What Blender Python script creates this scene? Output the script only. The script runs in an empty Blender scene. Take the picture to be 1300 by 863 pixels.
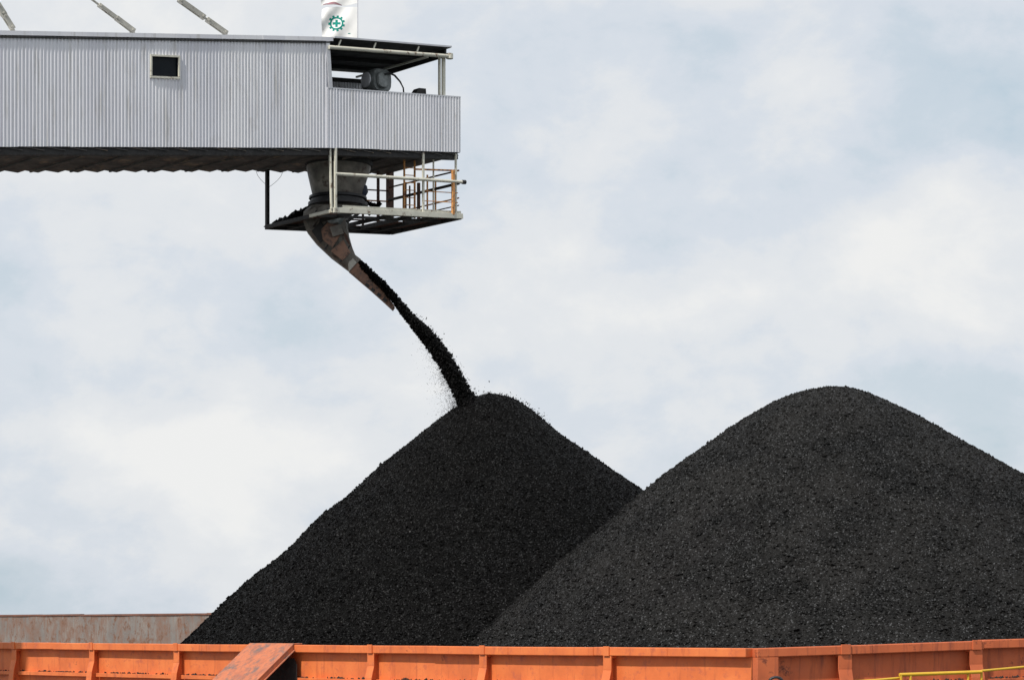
import bpy, math, random
import numpy as np
from mathutils import Vector, Matrix
random.seed(4); RNG = np.random.default_rng(7)
S = bpy.context.scene; COL = S.collection
ZC = 7.0                      # eye height above the water
F = 3000.0; CX = 650.0; HY = 797.0

# ------------------------------------------------------------------ camera
cd = bpy.data.cameras.new('camera'); cam = bpy.data.objects.new('camera', cd); COL.objects.link(cam)
cam.location = (0, 0, ZC); cam.rotation_euler = (math.radians(90), 0, 0)
cd.sensor_width = 36; cd.lens = 36 * F / 1300; cd.shift_y = (HY - 431.5) / 1300
cd.clip_start = .5; cd.clip_end = 30000
S.camera = cam
S.view_settings.view_transform = 'Standard'; S.view_settings.look = 'None'
S.view_settings.exposure = 0; S.view_settings.gamma = 1; S.view_settings.use_curve_mapping = False

# ------------------------------------------------------------------ sky and sun
SUN_AZ = math.radians(41)     # to the left of straight behind the camera
SUN_EL = math.radians(49)
sun_dir = Vector((-math.sin(SUN_AZ)*math.cos(SUN_EL), -math.cos(SUN_AZ)*math.cos(SUN_EL), math.sin(SUN_EL)))
W = bpy.data.worlds.new('World'); S.world = W; W.use_nodes = True
nt = W.node_tree; N = nt.nodes; L = nt.links; N.clear()
def node(nt, t, **k):
    n = nt.nodes.new(t)
    for a, b in k.items():
        if a.startswith('i_'): n.inputs[a[2:].replace('_', ' ')].default_value = b
        else: setattr(n, a, b)
    return n
def math_n(nt, op, a, b=None, clamp=False):
    n = nt.nodes.new('ShaderNodeMath'); n.operation = op; n.use_clamp = clamp
    for i, v in enumerate((a, b)):
        if v is None: continue
        if isinstance(v, (int, float)): n.inputs[i].default_value = v
        else: nt.links.new(v, n.inputs[i])
    return n.outputs[0]
def mixc(nt, f, a, b, mode='MIX'):
    n = nt.nodes.new('ShaderNodeMix'); n.data_type = 'RGBA'; n.blend_type = mode
    for s, v in ((n.inputs[0], f), (n.inputs[6], a), (n.inputs[7], b)):
        if isinstance(v, (int, float)): s.default_value = v
        elif isinstance(v, tuple): s.default_value = v if len(v) == 4 else (*v, 1)
        else: nt.links.new(v, s)
    return n.outputs[2]
def ramp(nt, f, stops, interp='LINEAR'):
    n = nt.nodes.new('ShaderNodeValToRGB'); cr = n.color_ramp; cr.interpolation = interp
    while len(cr.elements) < len(stops): cr.elements.new(.5)
    for e, (p, c) in zip(cr.elements, stops):
        e.position = p; e.color = (*c, 1) if isinstance(c, tuple) else (c, c, c, 1)
    nt.links.new(f, n.inputs[0]); return n.outputs[0]
tc = node(nt, 'ShaderNodeTexCoord')
sky = node(nt, 'ShaderNodeTexSky', sky_type='NISHITA', sun_disc=False, sun_elevation=SUN_EL,
           sun_rotation=math.atan2(sun_dir.x, sun_dir.y), air_density=1.2, dust_density=2.5)
mp = node(nt, 'ShaderNodeMapping'); mp.inputs['Scale'].default_value = (1, 1, 1.5); mp.inputs['Rotation'].default_value = (0, math.radians(-14), 0)
L.new(tc.outputs['Generated'], mp.inputs[0])
def wnoise(scale, det, rough, dist, off):
    m = node(nt, 'ShaderNodeMapping'); m.inputs['Location'].default_value = off; L.new(mp.outputs[0], m.inputs[0])
    n = node(nt, 'ShaderNodeTexNoise'); n.inputs['Scale'].default_value = scale; n.inputs['Detail'].default_value = det
    n.inputs['Roughness'].default_value = rough; n.inputs['Distortion'].default_value = dist
    L.new(m.outputs[0], n.inputs['Vector']); return n.outputs[0]
n1 = wnoise(6.5, 8, .55, .1, (3.1, .7, 1.9)); n2 = wnoise(17, 9, .6, .15, (.4, 5.2, 2.2)); n3 = wnoise(2.2, 3, .5, 0, (7.3, 1.1, .2))
def blob(px, py, sx, sy, amp):   # a soft cloud bank in one direction of the sky
    d = Vector(((px-CX)/F, 1, (HY-py)/F)).normalized()
    m = node(nt, 'ShaderNodeMapping', vector_type='POINT')
    m.inputs['Location'].default_value = (-d.x*F/sx, -d.y, -d.z*F/sy); m.inputs['Scale'].default_value = (F/sx, 1, F/sy)
    L.new(tc.outputs['Generated'], m.inputs[0])
    v = node(nt, 'ShaderNodeVectorMath', operation='LENGTH'); L.new(m.outputs[0], v.inputs[0])
    r = node(nt, 'ShaderNodeMapRange', interpolation_type='SMOOTHERSTEP'); L.new(v.outputs['Value'], r.inputs[0])
    r.inputs[1].default_value = 0; r.inputs[2].default_value = 1.0; r.inputs[3].default_value = amp*.8; r.inputs[4].default_value = 0
    return r.outputs[0]
dens = math_n(nt, 'ADD', math_n(nt, 'MULTIPLY', n1, .56), math_n(nt, 'MULTIPLY', n2, .46))
dens = math_n(nt, 'ADD', dens, math_n(nt, 'MULTIPLY', n3, .12))
for b in [(1190, 310, 210, 160, .17), (1040, 90, 150, 130, .12), (250, 560, 260, 150, .13), (680, 400, 230, 80, .1), (160, 400, 200, 120, .06),
          (1180, 490, 230, 90, -.08), (800, 290, 230, 45, -.075), (880, 165, 150, 110, -.05), (100, 740, 420, 80, -.09), (900, 430, 160, 90, -.05),
          (0, 330, 110, 160, -.07), (720, 120, 220, 130, .04), (440, 640, 140, 100, -.06), (1290, 130, 120, 110, -.07), (1290, 560, 200, 130, -.07)]:
    dens = math_n(nt, 'ADD', dens, blob(*b))
cl = ramp(nt, dens, [(.36, (5.6, 6.7, 7.55)), (.45, (6.25, 7.05, 7.8)), (.53, (7.0, 7.5, 8.15)), (.605, (7.75, 8.0, 8.3)), (.74, (8.6, 8.65, 8.6))], 'EASE')
cover = ramp(nt, dens, [(.35, .84), (.55, .95), (.7, 1.0)])
cc = mixc(nt, cover, sky.outputs[0], cl)
bg = node(nt, 'ShaderNodeBackground'); bg.inputs[1].default_value = .1; L.new(cc, bg.inputs[0])
wo = node(nt, 'ShaderNodeOutputWorld'); L.new(bg.outputs[0], wo.inputs[0])
sl = bpy.data.lights.new('sun', 'SUN'); sl.energy = 3.9; sl.angle = math.radians(.8); sl.color = (1, .95, .88)
so = bpy.data.objects.new('sun', sl); COL.objects.link(so); so.rotation_euler = sun_dir.to_track_quat('Z', 'Y').to_euler(); so.location = (-40, -20, 60)

# ------------------------------------------------------------------ helpers
def P(px, py, Y): return Vector(((px-CX)/F*Y, Y, ZC + (HY-py)/F*Y))
class MB:
    def __init__(s): s.v = []; s.f = []
    def add(s, vs, fs):
        b = len(s.v); s.v += [tuple(v) for v in vs]; s.f += [tuple(b+i for i in f) for f in fs]; return s
    def hexa(s, p):   # 8 points: bottom 4 ccw, top 4 ccw
        return s.add(p, [(3,2,1,0),(4,5,6,7),(0,1,5,4),(1,2,6,5),(2,3,7,6),(3,0,4,7)])
    def bar(s, a, b, w, h=None, up=Vector((0,0,1))):
        a = Vector(a); b = Vector(b); h = h or w; d = (b-a).normalized()
        if abs(d.dot(up)) > .98: up = Vector(GW.to_tuple()) if abs(d.z) > .5 else Vector((0,0,1))
        x = d.cross(up).normalized(); y = x.cross(d).normalized(); x *= w/2; y *= h/2
        return s.hexa([a-x-y, a+x-y, b+x-y, b-x-y, a-x+y, a+x+y, b+x+y, b-x+y])
    def tube(s, pts, r, n=10, cap=True):
        pts = [Vector(p) for p in pts]; rs = r if isinstance(r, (list, tuple)) else [r]*len(pts)
        base = len(s.v); up = Vector((0,0,1))
        for i, p in enumerate(pts):
            d = (pts[min(i+1, len(pts)-1)] - pts[max(i-1, 0)]).normalized()
            u = up if abs(d.z) < .95 else Vector((0,1,0))
            x = d.cross(u).normalized(); y = x.cross(d).normalized()
            for k in range(n):
                a = 2*math.pi*k/n; s.v.append(tuple(p + x*math.cos(a)*rs[i] + y*math.sin(a)*rs[i]))
        for i in range(len(pts)-1):
            for k in range(n):
                a = base+i*n+k; b = base+i*n+(k+1) % n; s.f.append((a, b, b+n, a+n))
        if cap:
            s.f.append(tuple(base+k for k in range(n))[::-1]); s.f.append(tuple(base+(len(pts)-1)*n+k for k in range(n)))
        return s
    def loft(s, rings, cap=True):
        b = len(s.v); n = len(rings[0])
        for r in rings: s.v += [tuple(p) for p in r]
        for i in range(len(rings)-1):
            for k in range(n):
                a = b+i*n+k; c = b+i*n+(k+1) % n; s.f.append((a, c, c+n, a+n))
        if cap: s.f.append(tuple(range(b+n-1, b-1, -1))); s.f.append(tuple(range(b+(len(rings)-1)*n, b+len(rings)*n)))
        return s
    def rock(s, c, r, rg=random):
        vs = []
        for d in ((1,0,0),(-1,0,0),(0,1,0),(0,-1,0),(0,0,1),(0,0,-1)):
            q = r*rg.uniform(.6, 1.25); vs.append((c[0]+d[0]*q+rg.uniform(-.3,.3)*r, c[1]+d[1]*q+rg.uniform(-.3,.3)*r, c[2]+d[2]*q+rg.uniform(-.3,.3)*r))
        return s.add(vs, [(0,2,4),(2,1,4),(1,3,4),(3,0,4),(2,0,5),(1,2,5),(3,1,5),(0,3,5)])
    def build(s, name, mat, parent=None, smooth=False, bevel=0, **props):
        me = bpy.data.meshes.new(name); me.from_pydata(s.v, [], s.f); me.materials.append(mat); me.validate()
        import bmesh
        bm = bmesh.new(); bm.from_mesh(me); bmesh.ops.recalc_face_normals(bm, faces=bm.faces[:]); bm.to_mesh(me); bm.free()
        if smooth:
            for p in me.polygons: p.use_smooth = True
            try: me.set_sharp_from_angle(angle=math.radians(40))
            except Exception: pass
        o = bpy.data.objects.new(name, me); COL.objects.link(o)
        if parent is not None: attach(o, parent)
        if bevel:
            m = o.modifiers.new('bevel', 'BEVEL'); m.width = bevel; m.segments = 2; m.limit_method = 'ANGLE'
        for k, v in props.items(): o[k] = v
        return o
def world_loc(p):
    v = Vector(p.location)
    while p.parent: p = p.parent; v += p.location
    return v
def attach(o, parent):      # vertices are in world coordinates: keep them there
    o.parent = parent; o.location = -world_loc(parent)
def thing(name, label, cat, loc, group=None):
    o = bpy.data.objects.new(name, None); COL.objects.link(o); o.location = loc; o['label'] = label; o['category'] = cat
    if group: o['group'] = group
    return o

# ------------------------------------------------------------------ materials
def mat(name, cols, scale=3, rough=.6, metal=0, bump=0, bscale=30, rust=None, rust_amt=.5, rust_scale=4, detail=6, stretch=(1,1,1), spec=.5, dirt=None, dirt_scale=9, dirt_amt=.6, sheets=False, streak=None, streak_amt=.6):
    m = bpy.data.materials.new(name); m.use_nodes = True; t = m.node_tree; b = t.nodes['Principled BSDF']
    g = node(t, 'ShaderNodeNewGeometry'); mpn = node(t, 'ShaderNodeMapping'); mpn.inputs['Scale'].default_value = stretch
    t.links.new(g.outputs['Position'], mpn.inputs[0])
    def nz(sc, d=detail, r=.6, src=mpn):
        n = node(t, 'ShaderNodeTexNoise'); n.inputs['Scale'].default_value = sc; n.inputs['Detail'].default_value = d; n.inputs['Roughness'].default_value = r
        t.links.new(src.outputs[0], n.inputs['Vector']); return n.outputs[0]
    k = len(cols); c = ramp(t, nz(scale), [(.3 + .4*i/max(1, k-1), cols[i]) for i in range(k)])
    if dirt:
        c = mixc(t, ramp(t, nz(dirt_scale, 8, .7), [(dirt_amt-.04, 0.0), (dirt_amt+.1, 1.0)]), c, dirt)
    if rust:
        f = ramp(t, nz(rust_scale, 9, .72), [(rust_amt-.03, 0.0), (rust_amt+.06, 1.0)])
        c = mixc(t, f, c, mixc(t, ramp(t, nz(rust_scale*5), [(.35, 0.0), (.65, 1.0)]), rust, tuple(x*.45 for x in rust)))
    if sheets:      # every cladding sheet weathered a little differently
        dp = node(t, 'ShaderNodeVectorMath', operation='DOT_PRODUCT'); t.links.new(g.outputs['Position'], dp.inputs[0]); dp.inputs[1].default_value = (-.777, -.6295, 0)
        fl = math_n(t, 'FLOOR', math_n(t, 'MULTIPLY', dp.outputs['Value'], 1.09)); wn = node(t, 'ShaderNodeTexWhiteNoise', noise_dimensions='1D'); t.links.new(fl, wn.inputs['W'])
        c = mixc(t, ramp(t, wn.outputs[0], [(0, 0.0), (1, .5)]), c, (.60, .61, .68))
    if streak:
        ms = node(t, 'ShaderNodeMapping'); ms.inputs['Scale'].default_value = (1, 1, .10); t.links.new(g.outputs['Position'], ms.inputs[0])
        c = mixc(t, ramp(t, nz(5, 5, .65, ms), [(streak_amt-.06, 0.0), (streak_amt+.12, .85)]), c, streak)
    t.links.new(c, b.inputs['Base Color'])
    b.inputs['Metallic'].default_value = metal; b.inputs['Specular IOR Level'].default_value = spec
    r = ramp(t, nz(scale*3), [(.3, max(0, rough-.1)), (.7, min(1, rough+.1))]); t.links.new(r, b.inputs['Roughness'])
    if bump:
        bn = node(t, 'ShaderNodeBump'); bn.inputs['Strength'].default_value = bump; bn.inputs['Distance'].default_value = .02
        t.links.new(nz(bscale), bn.inputs['Height']); t.links.new(bn.outputs[0], b.inputs['Normal'])
    return m
M = {}
M['siding'] = mat('galvanised_siding', [(.66,.66,.70), (.75,.75,.78), (.82,.82,.84)], .5, .45, .0, stretch=(1,1,.35), dirt=(.50,.48,.46), dirt_scale=1.6, dirt_amt=.64, sheets=True, streak=(.52,.51,.50), streak_amt=.60)
M['trim'] = mat('grey_trim', [(.50,.51,.54), (.60,.61,.64)], 2, .5, .3)
M['darksteel'] = mat('dark_steel', [(.012,.012,.013), (.03,.028,.027)], 3, .7, .0, bump=.3)
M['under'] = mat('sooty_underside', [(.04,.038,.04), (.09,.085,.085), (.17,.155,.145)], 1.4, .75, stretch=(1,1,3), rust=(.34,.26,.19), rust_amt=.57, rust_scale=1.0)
M['cream'] = mat('cream_painted_steel', [(.55,.54,.46), (.70,.68,.58)], 2, .5, rust=(.20,.10,.05), rust_amt=.60, rust_scale=3, bump=.15)
M['orange_paint'] = mat('orange_handrail_paint', [(.60,.25,.07), (.74,.38,.13)], 3, .5, rust=(.25,.09,.04), rust_amt=.53, rust_scale=4)
M['rustpost'] = mat('rusty_steel', [(.05,.025,.02), (.13,.06,.04)], 5, .8, bump=.4)
M['brown'] = mat('brown_chute', [(.17,.09,.06), (.27,.14,.09), (.19,.12,.095)], 1.7, .6, bump=.3, stretch=(1,1,1), dirt=(.04,.035,.035), dirt_scale=5, dirt_amt=.55)
M['chute'] = mat('grimy_chute_steel', [(.08,.072,.065), (.18,.165,.145), (.30,.275,.24)], 1.6, .55, .2, bump=.3, rust=(.11,.075,.06), rust_amt=.57, rust_scale=2)
M['rubber'] = mat('black_collar', [(.008,.008,.01), (.02,.02,.024)], 4, .5, bump=.3)
M['blue'] = mat('dark_blue_motor', [(.012,.02,.045), (.02,.035,.07)], 4, .5)
M['machine'] = mat('dark_grey_machine', [(.11,.12,.12), (.27,.29,.29)], 5, .4, .2, bump=.2)
M['glass'] = mat('dark_window_pane', [(.004,.008,.012), (.008,.012,.016)], 2, .3, spec=.12)
M['stay'] = mat('weathered_stay_steel', [(.36,.35,.31), (.52,.50,.44)], 3, .6, rust=(.16,.12,.09), rust_amt=.62, rust_scale=5)
M['flag'] = mat('white_flag_cloth', [(.80,.80,.78), (.84,.84,.83)], 3, .9, spec=.1)
M['green'] = mat('green_flag_print', [(.01,.24,.20), (.02,.27,.22)], 5, .9, spec=.1)
M['red'] = mat('grey_red_flag_print', [(.30,.24,.26), (.42,.20,.22)], 5, .9, spec=.1)
M['yellow'] = mat('yellow_rail_paint', [(.62,.36,.02), (.70,.43,.03)], 4, .45, rust=(.20,.10,.03), rust_amt=.68, rust_scale=8)
M['hull'] = mat('barge_orange_paint', [(.56,.13,.036), (.68,.165,.044), (.75,.205,.055)], 1.1, .6, rust=(.25,.055,.025), rust_amt=.665, rust_scale=2.2, dirt=(.50,.12,.05), dirt_scale=3.5, dirt_amt=.58, bump=.25, bscale=3, streak=(.40,.085,.03), streak_amt=.62)
M['hull2'] = mat('barge_rust_orange_paint', [(.44,.10,.034), (.54,.125,.042), (.60,.15,.05)], 1.1, .65, rust=(.22,.05,.025), rust_amt=.62, rust_scale=2.2, bump=.25, bscale=3, streak=(.26,.06,.03), streak_amt=.57)
M['ramp'] = mat('worn_red_oxide_paint', [(.40,.12,.06), (.52,.16,.07), (.34,.11,.065)], 1.3, .6, dirt=(.14,.11,.10), dirt_scale=2.2, dirt_amt=.54, streak=(.24,.10,.065), streak_amt=.55, bump=.15)
M['inner'] = mat('scraped_grey_rusty_plate', [(.16,.15,.14), (.21,.195,.18), (.26,.24,.215)], .8, .75, stretch=(1,1,.7), rust=(.22,.11,.065), rust_amt=.555, rust_scale=2.6, bump=.2, dirt=(.20,.13,.10), dirt_scale=1.1, dirt_amt=.5, streak=(.20,.12,.085), streak_amt=.55)
M['dirt'] = mat('coal_dust_and_ramp_shadow', [(.01,.009,.009), (.03,.022,.02)], 6, .9, bump=.5)  # coal crumbs on the ledges, and the black of the ramp's painted shadow
M['deck'] = mat('deck_plate', [(.05,.04,.035), (.12,.08,.06)], .7, .8, rust=(.18,.08,.05), rust_amt=.5, rust_scale=.6)

def coal_mat(name, lo, hi, tint, patch=.35, spec=.2):
    m = bpy.data.materials.new(name); m.use_nodes = True; t = m.node_tree; b = t.nodes['Principled BSDF']
    g = node(t, 'ShaderNodeNewGeometry')
    def nz(sc, d, r=.6):
        n = node(t, 'ShaderNodeTexNoise'); n.inputs['Scale'].default_value = sc; n.inputs['Detail'].default_value = d; n.inputs['Roughness'].default_value = r
        t.links.new(g.outputs['Position'], n.inputs['Vector']); return n.outputs[0]
    v = node(t, 'ShaderNodeTexVoronoi'); v.inputs['Scale'].default_value = 27; t.links.new(g.outputs['Position'], v.inputs['Vector'])
    sep = node(t, 'ShaderNodeSeparateColor'); t.links.new(v.outputs['Color'], sep.inputs[0])
    c = mixc(t, math_n(t, 'POWER', sep.outputs[0], 2.2), tuple(lo*x for x in tint), tuple(hi*x for x in tint))
    c = mixc(t, ramp(t, nz(.5, 7, .65), [(.38, 0.0), (.62, 1.0)]), c, mixc(t, patch, c, tuple(hi*1.5*x for x in (1.05, 1, .95))))
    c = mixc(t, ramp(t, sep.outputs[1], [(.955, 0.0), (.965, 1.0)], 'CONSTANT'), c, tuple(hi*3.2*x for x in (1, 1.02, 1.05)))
    t.links.new(c, b.inputs['Base Color'])
    t.links.new(ramp(t, sep.outputs[2], [(0, .38), (1, .95)]), b.inputs['Roughness'])
    t.links.new(ramp(t, sep.outputs[0], [(.90, spec), (.96, .4)]), b.inputs['Specular IOR Level'])
    bn = node(t, 'ShaderNodeBump'); bn.inputs['Strength'].default_value = .4; bn.inputs['Distance'].default_value = .03
    t.links.new(nz(34, 3), bn.inputs['Height']); t.links.new(bn.outputs[0], b.inputs['Normal'])
    return m
M['coal_wet'] = coal_mat('fresh_black_coal', .0008, .0065, (1, 1, 1.02), .2, .04)
M['coal_dry'] = coal_mat('dusty_dry_coal', .0042, .021, (1, 1, 1), .3, .05)

# ------------------------------------------------------------------ water
wm = bpy.data.materials.new('harbour_water'); wm.use_nodes = True; t = wm.node_tree; b = t.nodes['Principled BSDF']
b.inputs['Base Color'].default_value = (.055, .075, .07, 1); b.inputs['Roughness'].default_value = .12
g = node(t, 'ShaderNodeNewGeometry'); n_ = node(t, 'ShaderNodeTexNoise'); n_.inputs['Scale'].default_value = .9; n_.inputs['Detail'].default_value = 7
t.links.new(g.outputs['Position'], n_.inputs['Vector']); bn = node(t, 'ShaderNodeBump'); bn.inputs['Strength'].default_value = .7; bn.inputs['Distance'].default_value = .25
t.links.new(n_.outputs[0], bn.inputs['Height']); t.links.new(bn.outputs[0], b.inputs['Normal'])
wat = MB().add([(-12000,-12000,0),(12000,-12000,0),(12000,12000,0),(-12000,12000,0)], [(0,1,2,3)]).build('water', wm, kind='structure')

# ------------------------------------------------------------------ barge
LD = Vector((-.700, .714)).normalized(); RD = Vector((.927, .375)).normalized()
C0 = Vector((6.1, 60.0)); CP = Vector((LD.y, -LD.x))        # CP: across the barge, inwards from the near side
WB = 30.0; ZT = ZC - .5; ZD = 2.6; ZFAR = ZC + .80
PN = C0 + LD*112; PF = PN + CP*WB; PR = C0 + RD*22; FR = C0 + CP*WB - LD*8
poly = [C0, PR, FR, PF, PN]
barge = thing('coal_barge', 'open orange cargo barge with ribbed steel side walls, loaded with two coal heaps', 'barge', (C0.x, C0.y, 0))
def offset_poly(pl, d):
    out = []; n = len(pl)
    for i in range(n):
        a, b, c = pl[i-1], pl[i], pl[(i+1) % n]
        n1_ = Vector(((b-a).y, -(b-a).x)).normalized(); n2_ = Vector(((c-b).y, -(c-b).x)).normalized()
        q = (n1_+n2_).normalized(); out.append(b + q*(d/max(.4, q.dot(n1_))))
    return out
op = offset_poly(poly, 2.6)
hb = MB(); hb.loft([[(p.x, p.y, -1.5) for p in op], [(p.x, p.y, ZD-.05) for p in op]]); hb.build('hull', M['hull2'], barge)
dk = MB(); dk.loft([[(p.x, p.y, ZD-.045) for p in op], [(p.x, p.y, ZD) for p in op]]); dk.build('deck', M['deck'], barge)

def wall(A, B, zA, zB, out, pm, sts, rimname='coaming_rim', rib=True, rimmat=None, s_w=.30):
    """steel bulwark from A to B; out = outward unit normal (2D)"""
    Lw = (B-A).length; d = (B-A)/Lw; rimmat = rimmat or pm
    def q(s, o, z): p = A + d*s + out*o; return (p.x, p.y, z)
    zt = lambda s: zA + (zB-zA)*s/Lw
    rg = random.Random(int(Lw*10))
    # plate, slightly wavy between the ribs
    m = MB(); n = int(Lw/.35); rows = 10
    for side in (0, -.05):
        for i in range(n+1):
            s = Lw*i/n
            for j in range(rows+1):
                z = ZD + (zt(s)-.02-ZD)*j/rows
                m.v.append(q(s, side + .012*math.sin(s*1.31+j)*math.sin(j*1.1+s*.4), z))
    for k in range(2):
        b0 = k*(n+1)*(rows+1)
        for i in range(n):
            for j in range(rows):
                a = b0+i*(rows+1)+j; m.f.append((a, a+rows+1, a+rows+2, a+1))
    m.build('side_plate', pm, barge, smooth=True)
    # rim: welded lengths with small misfits
    m = MB(); s = 0.0; lens = []
    while s < Lw - .01:
        e = min(Lw, s + rg.uniform(5.2, 7.4)); lens.append((s, e)); s = e
    for k, (a, b) in enumerate(lens):
        dz = rg.uniform(-.012, .012); do = rg.uniform(-.008, .01); mid = (a+b)/2; sag = rg.uniform(-.012, .006)
        for (s0, s1) in ((a, mid), (mid, b)):
            za = zt(s0)+dz+(sag if s0 == mid else 0); zb_ = zt(s1)+dz+(sag if s1 == mid else 0)
            m.hexa([q(s0,-.10,za-.23), q(s1-.002,-.10,zb_-.23), q(s1-.002,.25+do,zb_-.23), q(s0,.25+do,za-.23), q(s0,-.10,za), q(s1-.002,-.10,zb_), q(s1-.002,.25+do,zb_), q(s0,.25+do,za)])
    m.build(rimname, rimmat, barge, bevel=.02)
    if not rib: return
    edges = [0] + list(sts) + [Lw]
    for st in sts:
        z1 = zt(st); m = MB(); hw = s_w/2
        prof = [(.0, z1-.24), (.20, z1-.24), (.20, z1-.62), (.30, z1-.98), (.36, z1-1.6), (.44, ZD), (.0, ZD)]
        # web
        ring0 = [q(st-.03, o, z) for o, z in prof]; ring1 = [q(st+.03, o, z) for o, z in prof]
        m.loft([ring0, ring1])
        for i in range(1, 5):   # outer flange
            (o0, za), (o1, zb_) = prof[i], prof[i+1]
            m.hexa([q(st-hw,o0+.002,za), q(st+hw,o0+.002,za), q(st+hw,o0+.03,za), q(st-hw,o0+.03,za),
                    q(st-hw,o1+.002,zb_), q(st+hw,o1+.002,zb_), q(st+hw,o1+.03,zb_), q(st-hw,o1+.03,zb_)])
        m.hexa([q(st-hw,.0,z1-.30), q(st+hw,.0,z1-.30), q(st+hw,.198,z1-.30), q(st-hw,.198,z1-.30), q(st-hw,.0,z1-.236), q(st+hw,.0,z1-.236), q(st+hw,.198,z1-.236), q(st-hw,.198,z1-.236)])
        m.hexa([q(st-hw*.7,.245,z1-.24), q(st+hw*.7,.245,z1-.24), q(st+hw*.7,.285,z1-.24), q(st-hw*.7,.285,z1-.24), q(st-hw*.7,.245,z1+.015), q(st+hw*.7,.245,z1+.015), q(st+hw*.7,.285,z1+.015), q(st-hw*.7,.285,z1+.015)])
        m.build('stiffener', pm, barge, bevel=.008)
    dm = MB()
    for a, b in zip(edges[:-1], edges[1:]):
        m = MB()
        for k, dz in enumerate((1.02, 2.0, 2.95)):
            s0, s1 = a+.16, b-.16
            if s1-s0 < .5: continue
            z0, z1 = zt(s0)-dz, zt(s1)-dz
            m.hexa([q(s0,0,z0-.13), q(s1,0,z1-.13), q(s1,.16,z1-.13), q(s0,.16,z0-.13), q(s0,0,z0), q(s1,0,z1), q(s1,.16,z1), q(s0,.16,z0)])
        m.build('stringer', pm, barge, bevel=.01)
        # coal crumbs caked along the ledge
        if a > 44: continue
        for i in range(int((b-a)*26)):
            s = rg.uniform(a+.2, b-.2)
            if math.sin(s*1.7)+math.sin(s*4.3+1) < rg.uniform(-1.4, 1.2): continue
            p = q(s, rg.uniform(.02, .13), zt(s)-1.02+rg.uniform(0, .02)); dm.rock(p, rg.choice((.02, .03, .03, .05)), rg)
    if dm.v: dm.build('coal_dust', M['dirt'], barge, kind='stuff')
nL = Vector((-CP.x, -CP.y)); nR = Vector((RD.y, -RD.x))
stsL = [4.82*k for k in range(1, 23) if k != 4] 
wall(C0 + LD*.02, PN, ZT, ZT, nL, M['hull'], stsL)
wall(C0 + RD*.02, PR, ZT, ZT + .0266*22, nR, M['hull2'], [2.55, 6.5, 10.6, 14.7, 18.8], s_w=.40)
wall(PR, FR, ZT + .585, ZFAR, Vector((.8, -.6)).normalized(), M['hull2'], [3.5], rib=False)
# far side and end: seen from inside
def inner_wall(A, B, z, name):
    d = (B-A).normalized(); o = Vector((d.y, -d.x)); Lw = (B-A).length
    def q(s, oo, zz): p = A+d*s+o*oo; return (p.x, p.y, zz)
    m = MB(); n = int(Lw/.5); rows = 8
    for i in range(n+1):
        s = Lw*i/n
        for j in range(rows+1): m.v.append(q(s, .02*math.sin(s*1.9+j*.8)*math.sin(s*.63), ZD+(z-.02-ZD)*j/rows))
    for i in range(n):
        for j in range(rows): a = i*(rows+1)+j; m.f.append((a, a+rows+1, a+rows+2, a+1))
    m.hexa([q(0,.03,ZD), q(Lw,.03,ZD), q(Lw,.12,ZD), q(0,.12,ZD), q(0,.03,z-.03), q(Lw,.03,z-.03), q(Lw,.12,z-.03), q(0,.12,z-.03)])
    m.build(name, M['inner'], barge)
    r = MB(); s = 0
    while s < Lw-.01:
        e = min(Lw, s+random.uniform(3, 7)); dz = random.uniform(-.02, .02); dz2 = dz+random.uniform(-.02, .02)
        r.hexa([q(s,-.05,z-.10+dz), q(e,-.05,z-.10+dz2), q(e,.22,z-.10+dz2), q(s,.22,z-.10+dz), q(s,-.05,z+dz), q(e,-.05,z+dz2), q(e,.22,z+dz2), q(s,.22,z+dz)]); s = e
    r.build('coaming_rim', mat('rusted_rim', [(.12,.06,.045), (.22,.10,.065)], 2, .8), barge)
inner_wall(FR, PF, ZFAR, 'side_plate'); inner_wall(PF, PN, ZFAR, 'end_plate')
# corner plate where the two near walls meet
def qq(base, d, out, s, o, z): p = base + d*s + out*o; return (p.x, p.y, z)
m = MB()
m.hexa([qq(C0,RD,nR,.0,.0,ZD), qq(C0,RD,nR,.62,.0,ZD), qq(C0,RD,nR,.62,.252,ZD), qq(C0,RD,nR,.02,.252,ZD), qq(C0,RD,nR,.0,.0,ZT-.24), qq(C0,RD,nR,.62,.0,ZT-.235), qq(C0,RD,nR,.62,.252,ZT-.235), qq(C0,RD,nR,.02,.252,ZT-.24)])
m.build('corner_plate', M['hull2'], barge, bevel=.01)
# sloping ramp plate propped against the rim of the near wall
sR = 4.82*4
def ql(s, o, z): return Vector(qq(C0, LD, nL, s, o, z))
ramp_s0, ramp_s1 = sR-1.25, sR+.95
m = MB(); zr0, zr1 = ZT+.035, ZT-3.0; o0, o1 = .27, 4.2; th = .07
m.hexa([ql(ramp_s0,-.08,zr0-.03), ql(ramp_s1,-.08,zr0-.03), ql(ramp_s1,o0-.002,zr0-.03), ql(ramp_s0,o0-.002,zr0-.03), ql(ramp_s0,-.08,zr0), ql(ramp_s1,-.08,zr0), ql(ramp_s1,o0-.002,zr0), ql(ramp_s0,o0-.002,zr0)])
m.hexa([ql(ramp_s0,o0,zr0-th), ql(ramp_s1,o0,zr0-th), ql(ramp_s1,o1,zr1-th), ql(ramp_s0,o1,zr1-th), ql(ramp_s0,o0,zr0), ql(ramp_s1,o0,zr0), ql(ramp_s1,o1,zr1), ql(ramp_s0,o1,zr1)])
rp = m.build('sloping_plate', M['ramp'], barge, bevel=.015)
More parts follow.
